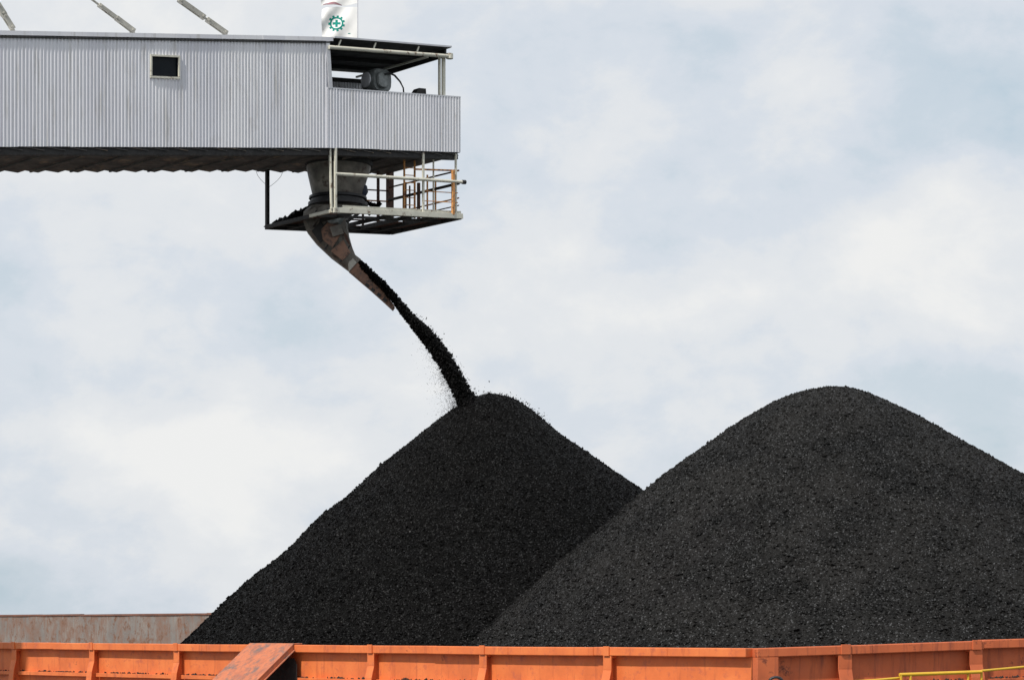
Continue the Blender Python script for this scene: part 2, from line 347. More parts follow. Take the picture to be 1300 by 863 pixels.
for sx in (ramp_s0+.03, ramp_s1-.03):
    e = MB(); e.hexa([ql(sx-.03,o0,zr0-.20), ql(sx+.03,o0,zr0-.20), ql(sx+.03,o1,zr1-.20), ql(sx-.03,o1,zr1-.20), ql(sx-.03,o0,zr0-th-.002), ql(sx+.03,o0,zr0-th-.002), ql(sx+.03,o1,zr1-th-.002), ql(sx-.03,o1,zr1-th-.002)])
    e.hexa([ql(sx-.09,o0,zr0-.23), ql(sx+.09,o0,zr0-.23), ql(sx+.09,o1,zr1-.23), ql(sx-.09,o1,zr1-.23), ql(sx-.09,o0,zr0-.202), ql(sx+.09,o0,zr0-.202), ql(sx+.09,o1,zr1-.202), ql(sx-.09,o1,zr1-.202)])
    e.build('edge_beam', M['ramp'], rp)
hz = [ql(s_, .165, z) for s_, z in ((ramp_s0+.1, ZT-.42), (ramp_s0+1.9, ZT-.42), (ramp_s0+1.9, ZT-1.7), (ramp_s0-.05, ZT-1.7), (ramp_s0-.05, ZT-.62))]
MB().loft([hz, [p+Vector((nL.x, nL.y, 0))*.035 for p in hz]]).build('ramp_shadow_panel', M['dirt'], barge)  # black panel painting the ramp's shadow onto the near wall
# yellow handrail on the outer deck at the right
yr = thing('handrail', 'yellow tubular handrail standing on the deck outside the right barge wall', 'handrail', P(1190, 863, 59.5) - Vector((0,0,2.2)))
def rail(name, pts, r=.03): MB().tube(pts, r, 8).build(name, M['yellow'], yr, smooth=True)
Yr = 58.8
def yz(p): return Vector((p.x, p.y, ZD))
rail('rail', [P(1142, 856.0, Yr), P(1246, 852.3, Yr+.8)], .045)
rail('rail', [P(1246, 851.0, Yr+.9), P(1300, 846.0, Yr+1.8), P(1420, 836.5, Yr+3.6)], .03)
rail('rail', [P(1060, 866.0, Yr-.8), P(1112, 862.7, Yr-.3), P(1142, 860.0, Yr+.1)], .03)
rail('rail', [P(1060, 891.5, Yr-.8), P(1142, 884.5, Yr+.1), P(1246, 879.5, Yr+.9), P(1420, 865.5, Yr+3.6)], .025)
for px, py, dY in ((1060, 862, -.8), (1144, 853, 0), (1156, 852.5, .1), (1229, 850, .7), (1246, 848, .85), (1345, 840, 2.4), (1420, 833, 3.6)):
    p = P(px, py+3.5, Yr+dY); rail('post', [p, yz(p)], .032)
hc = MB(); hc.tube([ (P(985+math.cos(a)*9, 866-math.sin(a)*7, 59.2)) for a in np.linspace(-.6, math.pi+.6, 12)], .035, 8)
o = hc.build('hose', M['rubber'], smooth=True, label='short loop of black hose hanging beside the barge corner', category='hose')

# ------------------------------------------------------------------ coal heaps
def hash3(ix, iy, iz, seed):
    h = (ix*374761393 + iy*668265263 + iz*2147483647 + seed*974711) & 0xffffffff
    h = ((h ^ (h >> 13)) * 1274126177) & 0xffffffff
    return ((h ^ (h >> 16)) & 0xffff) / 65535.0
def vnoise(x, y, seed=0):
    xi = np.floor(x).astype(np.int64); yi = np.floor(y).astype(np.int64); fx = x-xi; fy = y-yi
    fx = fx*fx*(3-2*fx); fy = fy*fy*(3-2*fy); z = np.zeros_like(xi)
    a = hash3(xi, yi, z, seed); b_ = hash3(xi+1, yi, z, seed); c = hash3(xi, yi+1, z, seed); d = hash3(xi+1, yi+1, z, seed)
    return (a*(1-fx)+b_*fx)*(1-fy) + (c*(1-fx)+d*fx)*fy - .5
def fbm(x, y, seed, o=4):
    s = 0; a = 1
    for k in range(o): s = s + a*vnoise(x*2**k, y*2**k, seed+k); a *= .5
    return s
def profile(pts, peak, Y):   # silhouette pixels -> (radius, height) table
    sc = Y/F; r = [abs(p[0]-peak)*sc for p in pts]; z = [ZC+(HY-p[1])*sc for p in pts]
    r = [x*.98 for x in r]; i = np.argsort(r); r = np.array(r)[i]; z = np.array(z)[i]
    slope = (z[-1]-z[-3])/(r[-1]-r[-3]); slope = min(slope, -.62)
    r = np.append(r, r[-1]+20); z = np.append(z, z[-1]+20*slope)
    rf = np.arange(0, r[-1], .1); zf = np.interp(rf, r, z); k = np.exp(-.5*(np.arange(-16, 17)/3.8)**2); k /= k.sum()
    zs = np.convolve(np.concatenate([zf[16:0:-1], zf, zf[-1]+slope*.1*np.arange(1, 17)]), k, 'valid')
    return rf, zs + (zf[0]-zs[0])*np.exp(-rf/1.5)
def inside(px, py, mg):
    ok = np.ones_like(px, bool); dmin = np.full_like(px, 1e9)
    for i in range(len(poly)):
        a = poly[i]; b_ = poly[(i+1) % len(poly)]; d = (b_-a).normalized()
        dist = (px-a.x)*(-d.y) + (py-a.y)*d.x; dmin = np.minimum(dmin, dist); ok &= dist > mg
    return ok, dmin
def heap(name, label, m, cx, cy, peakpx, left, right, R, seed, step=.054, nch=110000, rough=1.0, front=1.0):
    rl, zl = profile(left, peakpx, cy); rr, zr = profile(right, peakpx, cy)
    def height(x, y):
        dx = x-cx; dy = y-cy; rad = np.hypot(dx, dy); az = dx/np.maximum(rad, 1e-6)
        wt = .5+.5*np.sin(np.clip(az*1.15, -1, 1)*math.pi/2)
        rad2 = rad*(1+.016*fbm(np.arctan2(dy, dx)*2.2+9, rad*.12, seed, 3)*np.clip(rad/5, 0, 1)*(1-np.abs(az)**6))
        h = np.interp(rad2, rl, zl)*(1-wt) + np.interp(rad2, rr, zr)*wt
        ok, dm = inside(x, y, .06)
        lim = np.where(dm > 0, ZT-.25 + .88*np.maximum(dm, 0), 0)
        return np.minimum(h, lim + .0*dm), ok
    xs = np.arange(cx-R, cx+R, step); ys = np.arange(cy-R, cy+R, step)
    X, Y = np.meshgrid(xs, ys, indexing='ij'); H, ok = height(X, Y)
    jx = (hash3((X/step).astype(np.int64), (Y/step).astype(np.int64), np.zeros(X.shape, np.int64), seed)-.5)*step*.7
    jy = (hash3((X/step).astype(np.int64), (Y/step).astype(np.int64), np.ones(X.shape, np.int64), seed)-.5)*step*.7
    det = .045*fbm(X*1.1, Y*1.1, seed+20, 3) + rough*.014*fbm(X*7, Y*7, seed+30, 2) + rough*.022*(hash3((X/step).astype(np.int64), (Y/step).astype(np.int64), np.full(X.shape, 5), seed)-.5)
    V = np.stack([X+jx, Y+jy, np.maximum(H+det, ZD-.3)], -1)
    keep = ok & (H > ZD-.2)
    nx, ny = X.shape; idx = np.arange(nx*ny).reshape(nx, ny)
    q = np.stack([idx[:-1,:-1], idx[1:,:-1], idx[1:,1:], idx[:-1,1:]], -1).reshape(-1, 4)
    kf = keep.ravel(); q = q[kf[q].all(1)]
    tri = np.concatenate([q[:, [0,1,2]], q[:, [0,2,3]]])
    V = V.reshape(-1, 3); used = np.unique(tri); mp_ = np.zeros(len(V), np.int64); mp_[used] = np.arange(len(used)); V = V[used]; tri = mp_[tri]
    # loose lumps over the whole surface
    k = int(nch); a = RNG.uniform(0, 2*math.pi, k*2); rad = R*np.sqrt(RNG.uniform(0, 1, k*2)); x = cx+rad*np.cos(a); y = cy+rad*np.sin(a)
    h, ok = height(x, y); sel = np.where(ok & (h > ZD))[0][:k]; x = x[sel]; y = y[sel]; h = h[sel] + .045*fbm(x*1.1, y*1.1, seed+20, 3)
    low = np.clip((ZC+8.5-h)/8.5, 0, 1)                     # big lumps roll to the foot
    sz = (RNG.gamma(3.2, .0070, len(x))*(.85+.55*low)).clip(.012, .09)
    dirs = np.array([(1,0,0),(-1,0,0),(0,1,0),(0,-1,0),(0,0,1),(0,0,-1)], float)
    rv = dirs[None]*RNG.uniform(.55, 1.25, (len(x), 6, 1)) + RNG.uniform(-.35, .35, (len(x), 6, 3))
    ang = RNG.uniform(0, 6.28, len(x)); c, s = np.cos(ang), np.sin(ang)
    rx = rv[..., 0]*c[:, None]-rv[..., 1]*s[:, None]; ry = rv[..., 0]*s[:, None]+rv[..., 1]*c[:, None]; rv[..., 0] = rx; rv[..., 1] = ry
    LV = (np.stack([x, y, h+sz*.25], -1)[:, None] + rv*sz[:, None, None]).reshape(-1, 3)
    fc = np.array([(0,2,4),(2,1,4),(1,3,4),(3,0,4),(2,0,5),(1,2,5),(3,1,5),(0,3,5)])
    LF = (fc[None] + (np.arange(len(x))*6)[:, None, None]).reshape(-1, 3) + len(V)
    V = np.concatenate([V, LV]); tri = np.concatenate([tri, LF])
    base = np.array([cx, cy, ZD]); V = V-base
    me = bpy.data.meshes.new(name); me.vertices.add(len(V)); me.vertices.foreach_set('co', V.astype(np.float32).ravel())
    me.loops.add(len(tri)*3); me.loops.foreach_set('vertex_index', tri.astype(np.int32).ravel())
    me.polygons.add(len(tri)); me.polygons.foreach_set('loop_start', np.arange(0, len(tri)*3, 3, dtype=np.int32)); me.polygons.foreach_set('loop_total', np.full(len(tri), 3, np.int32))
    me.update(calc_edges=True); me.materials.append(m)
    for p in (): pass
    me.polygons.foreach_set('use_smooth', np.zeros(len(tri), bool))
    o = bpy.data.objects.new(name, me); COL.objects.link(o); o.location = base; o['label'] = label; o['category'] = 'coal heap'; o['group'] = 'coal heaps in the barge'
    return o
Y1, Y2 = 91.0, 79.5
L1 = [(625,500),(604,503),(579,516),(542,543),(500,577),(469,600),(446,626),(399,658),(365,697),(328,724),(294,752),(230,813)]
R1 = [(625,500),(646,503),(667,514),(687,528),(708,549),(750,576),(783,599),(819,622),(870,662),(930,712)]
L2 = [(1069,491.5),(1027,495),(998,503),(960,520),(927,541),(893,564),(860,587),(819,618),(758,670),(708,710),(667,745),(592,814)]
R2 = [(1069,491.5),(1093,496),(1131,512),(1185,541),(1235,570),(1300,607),(1360,645),(1430,692)]
heap('coal_heap', 'tall black freshly poured coal heap under the falling stream', M['coal_wet'], (625-CX)/F*Y1, Y1, 625, L1, R1, 17.5, 11, rough=1.0)
heap('coal_heap', 'dusty grey coal heap standing clear of the loader, in front of the blacker one', M['coal_dry'], (1069-CX)/F*Y2, Y2, 1069, L2, R2, 19, 57, rough=.75, nch=130000)

# ------------------------------------------------------------------ conveyor gallery
U = 1.08   # metres per drawing unit of the gallery
G0 = Vector((-2.074, 92.88)); GU = Vector((-.777, -.6295)).normalized(); GWv = Vector((-GU.y*-1, GU.x*-1))
GWv = Vector((GU.y, -GU.x)); GWv = GWv if GWv.y > 0 else -GWv
GW = Vector((GWv.x, GWv.y, 0)); GD = 4.8
TB = 5.82
zb = lambda t: ZC + U*(17.34 - (17.34-16.76)/TB*t if t < TB else 16.76 - .125*(t-TB))
zt = lambda t: ZC + U*(21.07 - (21.07-20.57)/TB*t if t < TB else 20.57 - .1418*(t-TB))
def g(t, d, z): p = G0 + GU*(t*U) + GWv*(d*U); return Vector((p.x, p.y, z))
def gp(px, py, d=0):          # point of the vertical plane at depth d seen at a pixel -> (t, z, world)
    k = (px-CX)/F; o = G0 + GWv*(d*U)
    t = (k*o.y - o.x)/(GU.x - k*GU.y); Y = o.y + GU.y*t; z = ZC + (HY-py)/F*Y; return t/U, z, g(t/U, d, z)
TE = 40.0
gal = thing('conveyor_gallery', 'grey corrugated conveyor boom with open end bay, hanging platform and pouring chute', 'conveyor', g(TE, GD/2, 0))
sheets = [0]
def corrugated(name, mt, d, ta, tb_, zlo, zhi, side, pitch=.128, depth=.03, hole=None):
    m = MB(); t = ta; off = 0; dzz = 0; nxt = ta; tl = []
    prof = [(0, 0), (.30, 0), (.5, 1), (.80, 1)]
    while t < tb_-.001:
        for fr, hgt in prof:
            tt = min(t+fr*pitch, tb_)
            if tt >= nxt: off = random.uniform(-.006, .006); dzz = random.uniform(-.012, .012); nxt = tt+random.choice((.9, .9, 1.8, 3.6))
            dd = d + side*(hgt*depth+off)
            z0, z3 = zlo(tt)+dzz, zhi(tt)
            z1, z2 = (hole[2](tt), hole[3](tt)) if hole else (z0+1, z0+2)
            m.v += [tuple(g(tt, dd, z)) for z in (z0, z1, z2, z3)]; tl.append(tt)
        t += pitch
    for k in range(len(tl)-1):
        for j in range(3):
            if j == 1 and hole and hole[0]-.01 < (tl[k]+tl[k+1])/2 < hole[1]+.01: continue
            m.f.append((4*k+j, 4*k+4+j, 4*k+5+j, 4*k+1+j))
    return m.build(name, mt, gal)
# near side (three stretches so the window opening is real)
wt0, wz1, _ = gp(226.5, 72.5); wt1, _, _ = gp(191, 72.5); _, wz0, _ = gp(208, 96.5)
lo = lambda t: zb(t)-.04; hi = lambda t: zt(t)-.16
corrugated('side_wall', M['siding'], 0, TB-.02, TE, lo, hi, -1, hole=(wt0, wt1, lambda t: wz0-(t-wt0)*.12, lambda t: wz1-(t-wt0)*.12))
zp = lambda t: ZC + U*(19.30 - (19.30-18.80)/TB*t)
corrugated('parapet', M['siding'], -.03, -.02, TB+.05, lambda t: zb(t)-.05, zp, -1)
m = MB(); m.bar(g(-.02, -.03, zp(0)+.0), g(TB, -.03, zp(TB)+.0), .06, .05); m.build('parapet_cap', M['trim'], gal)
# end parapet and far side
def corr_end(t, z0, z1, name):
    m = MB(); d = -.03; i = 0
    while d < GD:
        for fr, hgt in ((0, 0), (.3, 0), (.5, 1), (.8, 1)):
            dd = min(d+fr*.15, GD); p = g(t-hgt*.022, dd, 0); m.v += [(p.x, p.y, z0), (p.x, p.y, z1)]
        d += .15
    for k in range(len(m.v)//2-1): m.f.append((2*k, 2*k+2, 2*k+3, 2*k+1))
    m.build(name, M['siding'], gal)
corr_end(-.03, zb(0)-.05, zp(0), 'end_parapet')
corrugated('side_wall', M['siding'], GD, 0.5, TE, lambda t: zb(t), lambda t: zt(t)-.50 if t < TB else zt(t)-.16, 1)
m = MB(); m.bar(g(.6, GD, zt(.6)-.42), g(TB, GD, zt(TB)-.42), .1, .16); m.build('far_beam', M['darksteel'], gal)
# cross wall closing the gallery where the open bay begins
m = MB(); m.hexa([g(TB,.06,zb(TB)), g(TB+.06,.06,zb(TB)), g(TB+.06,GD-.06,zb(TB)), g(TB,GD-.06,zb(TB)), g(TB,.06,zt(TB)-.2), g(TB+.06,.06,zt(TB)-.2), g(TB+.06,GD-.06,zt(TB)-.2), g(TB,GD-.06,zt(TB)-.2)])
m.build('cross_wall', M['darksteel'], gal)
# window
wf = MB(); fr = .03
def wq(t, dz, d=-.04): return g(t, d, dz)
za = lambda t, top: (wz1 if top else wz0)-(t-wt0)*.12
for (a, b_) in (((wt0-fr, za(wt0-fr,1)), (wt1+fr, za(wt1+fr,1))), ((wt0-fr, za(wt0-fr,0)), (wt1+fr, za(wt1+fr,0)))):
    wf.bar(g(a[0], -.045, a[1]), g(b_[0], -.045, b_[1]), .06, .065)
for tt in (wt0-.0, wt1+.0): wf.bar(g(tt, -.045, za(tt,0)+.046), g(tt, -.045, za(tt,1)-.036), .058, .065)
win = wf.build('window', M['cream'], gal)
pn = MB(); pn.hexa([g(wt0,.05,za(wt0,0)), g(wt1,.05,za(wt1,0)), g(wt1,.07,za(wt1,0)), g(wt0,.07,za(wt0,0)), g(wt0,.05,za(wt0,1)), g(wt1,.05,za(wt1,1)), g(wt1,.07,za(wt1,1)), g(wt0,.07,za(wt0,1))])
pn.build('pane', M['glass'], win)
# main roof: shallow slab with overhanging fascia
m = MB(); 
ts = [TB-.25, 12, 20, 30, TE]
for a, b_ in zip(ts[:-1], ts[1:]):
    m.hexa([g(a,-.05,zt(a)-.05), g(b_,-.05,zt(b_)-.05), g(b_,GD+.14,zt(b_)-.05), g(a,GD+.14,zt(a)-.05), g(a,-.05,zt(a)), g(b_,-.05,zt(b_)), g(b_,GD+.14,zt(b_)), g(a,GD+.14,zt(a))])
m.build('roof', M['trim'], gal)
for d in (-.065, GD+.16):
    m = MB(); tt = TB-.2
    while tt < TE:
        e = min(TE, tt+2.9); o_ = random.uniform(-.006, .008)
        m.bar(g(tt, d+o_, zt(tt)-.07), g(e, d+o_, zt(e)-.07), .025, .15); tt = e
    m.build('fascia', M['siding'], gal)
m = MB(); m.bar(g(TB-.1, -.04, zt(TB-.1)-.20), g(TE, -.04, zt(TE)-.20), .07, .05); m.build('eave_shadow_strip', M['darksteel'], gal)  # dark strip painted in for the shadow gap below the fascia
# open bay: canopy
m = MB(); m.hexa([g(.5,-.16,zt(.5)-.04), g(TB-.24,-.16,zt(TB)-.04), g(TB-.24,GD+.15,zt(TB)-.04), g(.5,GD+.15,zt(.5)-.04), g(.5,-.16,zt(.5)+.0), g(TB-.24,-.16,zt(TB)+.0), g(TB-.24,GD+.15,zt(TB)+.0), g(.5,GD+.15,zt(.5))])
cr = m.build('canopy', M['darksteel'], gal)
m = MB(); m.bar(g(.48, -.17, zt(.5)+.005), g(TB-.2, -.17, zt(TB)+.005), .03, .06); m.build('canopy_edge', M['trim'], cr)
for d in (1.3, 2.6, 3.9):
    MB().bar(g(.6, d, zt(.6)-.12), g(TB-.1, d, zt(TB)-.12), .08, .14).build('purlin', M['darksteel'], cr)
MB().bar(g(0.62, 0, zt(.6)-.22), g(0.62, GD, zt(.6)-.22), .08, .30).build('end_beam', M['darksteel'], cr)
m = MB(); m.tube([g(.46, -.12, zt(.5)-.36), g(TB, -.12, zt(TB)-.40)], .075, 10); m.build('canopy_beam', M['cream'], gal, smooth=True)
for t_ in (2.0, 3.9, 5.4): MB().bar(g(t_, -.10, zt(t_)-.30), g(t_-.09, -.10, zt(t_)-.07), .05, .05).build('bracket', M['cream'], cr)
MB().bar(g(1.35, 0.1, zt(1.35)-.40), g(1.4, GD-.3, zt(1.1)-.36), .07, .07).build('cross_beam', M['cream'], cr)
m = MB(); m.tube([g(.52, -.1, zt(.5)-.46), g(.52, -.1, zt(.5)-.26)], .14, 10); m.build('beam_joint', M['cream'], cr)
m = MB(); m.bar(g(.66, .08, zb(0)), g(.66, .08, zt(.6)-.36), .11, .12); m.build('canopy_post', M['cream'], gal); MB().bar(g(.80, .14, zb(0)), g(.80, .14, zt(.6)-.36), .07, .09).build('canopy_post', M['cream'], gal)
m = MB(); m.bar(g(TB-.12, -.03, zp(TB)), g(TB+.02, -.03, zt(TB)-.08), .16, .08); m.build('canopy_post', M['trim'], gal)
for t_ in (.7, 3.0): MB().bar(g(t_, GD-.05, zb(t_)), g(t_, GD-.05, zt(t_)-.04), .1, .1).build('canopy_post', M['darksteel'], gal)
# bay floor
m = MB(); m.hexa([g(0,.02,zb(0)+.0), g(TB,.02,zb(TB)+.0), g(TB,GD-.02,zb(TB)+.0), g(0,GD-.02,zb(0)+.0), g(0,.02,zb(0)+.08), g(TB,.02,zb(TB)+.08), g(TB,GD-.02,zb(TB)+.08), g(0,GD-.02,zb(0)+.08)])
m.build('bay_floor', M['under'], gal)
# underside: overlapping tilted sheets
m = MB(); t_ = 0.0
while t_ < TE:
    e = min(t_+.76, TE); a, b_ = t_, e+.05
    for d0, d1 in ((0.03, GD+.02),):
        m.hexa([g(a,d0,zb(a)-.17), g(b_,d0,zb(b_)-.035), g(b_,d1,zb(b_)-.035), g(a,d1,zb(a)-.17), g(a,d0,zb(a)-.15), g(b_,d0,zb(b_)-.015), g(b_,d1,zb(b_)-.015), g(a,d1,zb(a)-.15)])
    t_ = e
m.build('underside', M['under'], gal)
m = MB()
for a, b_ in ((0, TB), (TB, TE)): m.bar(g(a, .22, zb(a)-.17), g(b_, .22, zb(b_)-.17), .30, .26)
m.build('bottom_chord', M['darksteel'], gal)
t_ = 1.2
while t_ < 30:
    MB().bar(g(t_, .3, zb(t_)-.21), g(t_+.05, GD-.35, zb(t_+.05)-.19), .07, .06).build('diagonal_strip', M['under'], gal); t_ += 1.52

# drive machine, hose and box in the open bay
dm_, dz_, dp = gp(478, 104, 1.1)
mc = MB(); hw = .40
c0 = g(dm_, 1.1, dz_)
def ring(t, rr, n=16, sq=.75):
    out = []
    for k in range(n):
        a = 2*math.pi*k/n; cx_ = math.copysign(abs(math.cos(a))**sq, math.cos(a))*rr; cz = math.copysign(abs(math.sin(a))**sq, math.sin(a))*rr
        out.append(c0 + Vector((GU.x, GU.y, 0))*t + GW*cx_ + Vector((0,0,cz)))
    return out
def ringf(d, rt, rz, n=18, sq=.6):
    out = []
    for k in range(n):
        a = 2*math.pi*k/n
        out.append(c0 + Vector((GU.x, GU.y, 0))*(math.copysign(abs(math.cos(a))**sq, math.cos(a))*rt) + GW*d + Vector((0,0,math.copysign(abs(math.sin(a))**sq, math.sin(a))*rz)))
    return out
mc.loft([ringf(-.35,.36,.36), ringf(-.40,.42,.42), ringf(-.30,.46,.45), ringf(.35,.46,.44), ringf(.5,.3,.3)])
mach = mc.build('drive_unit', M['machine'], gal, smooth=True)
MB().loft([ringf(-.44,.20,.24,18,.7), ringf(-.46,.22,.28,18,.7), ringf(-.40,.26,.31,18,.7)]).build('cover_disc', M['machine'], mach, smooth=True)
for s_ in (.45,):
    mm = MB(); mm.loft([ring(s_, .20, 16, 1), ring(s_+.03, .30, 16, 1), ring(s_+.08, .30, 16, 1), ring(s_+.12, .18, 16, 1)]); mm.build('pulley', M['trim'], mach, smooth=True)
MB().bar(c0+Vector((0,0,-.4)), c0+Vector((0,0,-2.0)), .6, .5).build('pedestal', M['darksteel'], mach)
pts = [gp(x, y, .7)[2] for x, y in ((488,95),(494,93),(501,96),(508,104),(512,112),(513,124))]
MB().tube(pts, [.05,.045,.04,.035,.03,.03], 8).build('hose', M['rubber'], gal, smooth=True)
bx0 = gp(530, 118, .8); c = bx0[2]; U3 = Vector((GU.x, GU.y, 0))
m = MB(); m.hexa([c-U3*.3-GW*.2-Vector((0,0,.3)), c+U3*.38-GW*.2-Vector((0,0,.3)), c+U3*.38+GW*.2-Vector((0,0,.3)), c-U3*.3+GW*.2-Vector((0,0,.3)),
                  c-U3*.28-GW*.18+Vector((0,0,.17)), c+U3*.05-GW*.18+Vector((0,0,.15)), c+U3*.05+GW*.18+Vector((0,0,.15)), c-U3*.28+GW*.18+Vector((0,0,.17))])
m.build('junction_box', M['darksteel'], gal)

# cable stays
def stay(p0, p1, d, thick=.035, buckles=(), label=None, fork=True):
    a = gp(*p0, d)[2]; b_ = gp(*p1, d)[2]; dv = b_-a; far = a + dv.normalized()*16
    o = MB().tube([a+dv*.12, far], thick, 8).build('stay_rod', M['stay'], gal, smooth=True)
    side = GW*.055
    for (f0, f1, w_) in buckles:
        q0, q1 = a+dv*f0, a+dv*f1; m = MB()
        m.bar(q0-side, q1-side, .05, w_); m.bar(q0+side, q1+side, .05, w_)
        for q in (q0, q1): m.bar(q-dv.normalized()*.09, q+dv.normalized()*.09, .15, w_*1.05)
        for q in (q0, q1): m.tube([q-GW*.11, q+GW*.11], .045, 8)
        m.build('turnbuckle', M['stay'], o, bevel=.008)
    m = MB(); base = a-Vector((0,0,.12)); dd = Vector((GU.x,GU.y,0))*.13
    m.hexa([base-dd-GW*.02, base+dd-GW*.02, base+dd+GW*.02, base-dd+GW*.02, a+dv*.12-dd*.45-GW*.018, a+dv*.12+dd*.45-GW*.018, a+dv*.12+dd*.45+GW*.018, a+dv*.12-dd*.45+GW*.018])
    m.build('lug', M['stay'], o)
stay((17,38), (-2,8), .25, .07, [(.12,.6,.17),(.70,1.0,.20)])
stay((170,40), (117,0), .25, .042, [(.04,.38,.17),(.42,.80,.13)])
stay((288,43), (226,-1), .25, .042, [(.04,.38,.17),(.50,.95,.18)])

# flags and pole
pt, pz, pw = gp(454, 50, 2.4)
flag = thing('safety_flag', 'white flag with green cogwheel and cross emblem, flying lower on the pole above the roof', 'flag', (pw.x, pw.y, zt(pt)), 'flags on the roof pole')
MB().tube([(pw.x, pw.y, zt(pt)-.02), (pw.x, pw.y, zt(pt)+2.0), (pw.x, pw.y, zt(pt)+4.3)], [.022,.02,.016], 8).build('pole', M['trim'], flag, smooth=True)
Yf = pw.y
def fw(px, py, lift=0.0):
    a = (454-px)/46.; y = Yf + .04*math.sin(a*5+py*.035)*a + .09*math.sin(a*9-py*.16)*a + .05*math.sin(a*17+py*.22)*a - lift
    p = P(px, py, Yf); return Vector((p.x, y, p.z - .05*a*0))
def cloth(name, x0, x1, y0f, y1f, mt, parent, nx=26, ny=22):
    m = MB()
    for s in (0, .006):
        for i in range(nx+1):
            for j in range(ny+1):
                px = x0+(x1-x0)*i/nx; py = y0f(px)+(y1f(px)-y0f(px))*j/ny; m.v.append(tuple(fw(px, py, s)))
    for k in range(2):
        b0 = k*(nx+1)*(ny+1)
        for i in range(nx):
            for j in range(ny): a = b0+i*(ny+1)+j; m.f.append((a, a+ny+1, a+ny+2, a+1))
    return m.build(name, mt, parent, smooth=True)
cloth('cloth', 453.6, 408.5, lambda x: 9.5+.06*(453-x)-4.2*math.sin((453-x)/46*3.14)*.4, lambda x: 60-0*x, M['flag'], flag)
def emblem():
    m = MB(); cx_, cy_ = 427.3, 30.2; n = 11; seg = n*8
    def pt(r, a, sx=1): return tuple(fw(cx_+math.cos(a)*r*sx, cy_+math.sin(a)*r, .012))
    R_i, R_o, R_t = 6.6, 8.6, 10.6
    for k in range(seg):
        a0, a1 = 2*math.pi*k/seg, 2*math.pi*(k+1)/seg; tooth = (k % 8) in (2, 3, 4, 5)
        ro = R_t if tooth else R_o
        m.add([pt(R_i, a0), pt(R_i, a1), pt(ro, a1), pt(ro, a0)], [(0,1,2,3)])
    w, h = 1.5, 5.0
    def sq(x0, x1, y0, y1):
        for i in range(4):
            u0 = x0+(x1-x0)*i/4; u1 = x0+(x1-x0)*(i+1)/4; m.add([tuple(fw(cx_+u0, cy_+y0, .012)), tuple(fw(cx_+u1, cy_+y0, .012)), tuple(fw(cx_+u1, cy_+y1, .012)), tuple(fw(cx_+u0, cy_+y1, .012))], [(0,1,2,3)])
    sq(-h, h, -w, w); sq(-w, w, -h, -w); sq(-w, w, w, h)
    m.build('emblem', M['green'], flag)
    m = MB(); sq(14.5, 17.5, 12, 13); m.build('printed_line', M['green'], flag)
emblem()
fl2 = thing('flag', 'white flag with a grey and red lower edge, flying higher on the same pole', 'flag', (pw.x, pw.y, zt(pt)+1.6), 'flags on the roof pole')
e2 = lambda x: 4.5 + .095*(453-x) + 1.5*math.sin((453-x)*.12)
cloth('cloth', 453.6, 407.5, lambda x: -42+0*x, e2, M['flag'], fl2)
m = MB()
for i in range(12):
    x0 = 434-i*2.0; x1 = x0-2.0; h0 = 2.6*math.sin((i)/12*3.1)+.3; h1 = 2.6*math.sin((i+1)/12*3.1)+.3
    m.add([tuple(fw(x0, e2(x0)-h0-.6, .012)), tuple(fw(x1, e2(x1)-h1-.6, .012)), tuple(fw(x1, e2(x1)-.2, .012)), tuple(fw(x0, e2(x0)-.2, .012))], [(0,1,2,3)])
m.build('printed_edge', M['red'], fl2)

# ------------------------------------------------------------------ hanging service platform
PDp = 4.35
ZPn = lambda t: ZC + U*(15.02 - (15.02-14.63)/5.5*t)
plat = bpy.data.objects.new('service_platform', None); COL.objects.link(plat); plat.parent = gal; plat.location = -world_loc(gal) + g(2.7, 2.4, ZPn(2.7))
pp = lambda t, d, h=0: g(t, d, ZPn(t)+h*U)
TL = 5.5; T0 = -.10
MB().bar(pp(T0-.05, 0, -.04), pp(TL+.05, 0, -.04), .10, .20).build('edge_beam', M['cream'], plat, bevel=.01)
MB().bar(pp(T0-.05, .10, .10), pp(TL-.4, .10, .10), .03, .12).build('kick_plate', M['cream'], plat)
MB().bar(pp(T0, PDp+.05, -.06), pp(TL, PDp+.05, -.06), .12, .17).build('edge_beam', M['darksteel'], plat)
MB().bar(pp(T0, .06, -.07), pp(T0, PDp, -.07), .12, .17).build('edge_beam', M['darksteel'], plat)
MB().bar(pp(TL, .06, -.05), pp(TL, 1.5, -.05), .12, .12).build('edge_beam', M['cream'], plat)
MB().bar(pp(TL, 1.5, -.06), pp(TL, PDp, -.06), .12, .14).build('edge_beam', M['darksteel'], plat)
for t_ in (.9, 1.9, 2.8, 4.6): MB().bar(pp(t_, .06, -.07), pp(t_, PDp, -.07), .08, .14).build('joist', M['darksteel'], plat)
for d_ in (1.1, 3.6): MB().bar(pp(T0, d_, -.08), pp(TL, d_, -.08), .07, .10).build('joist', M['darksteel'], plat)
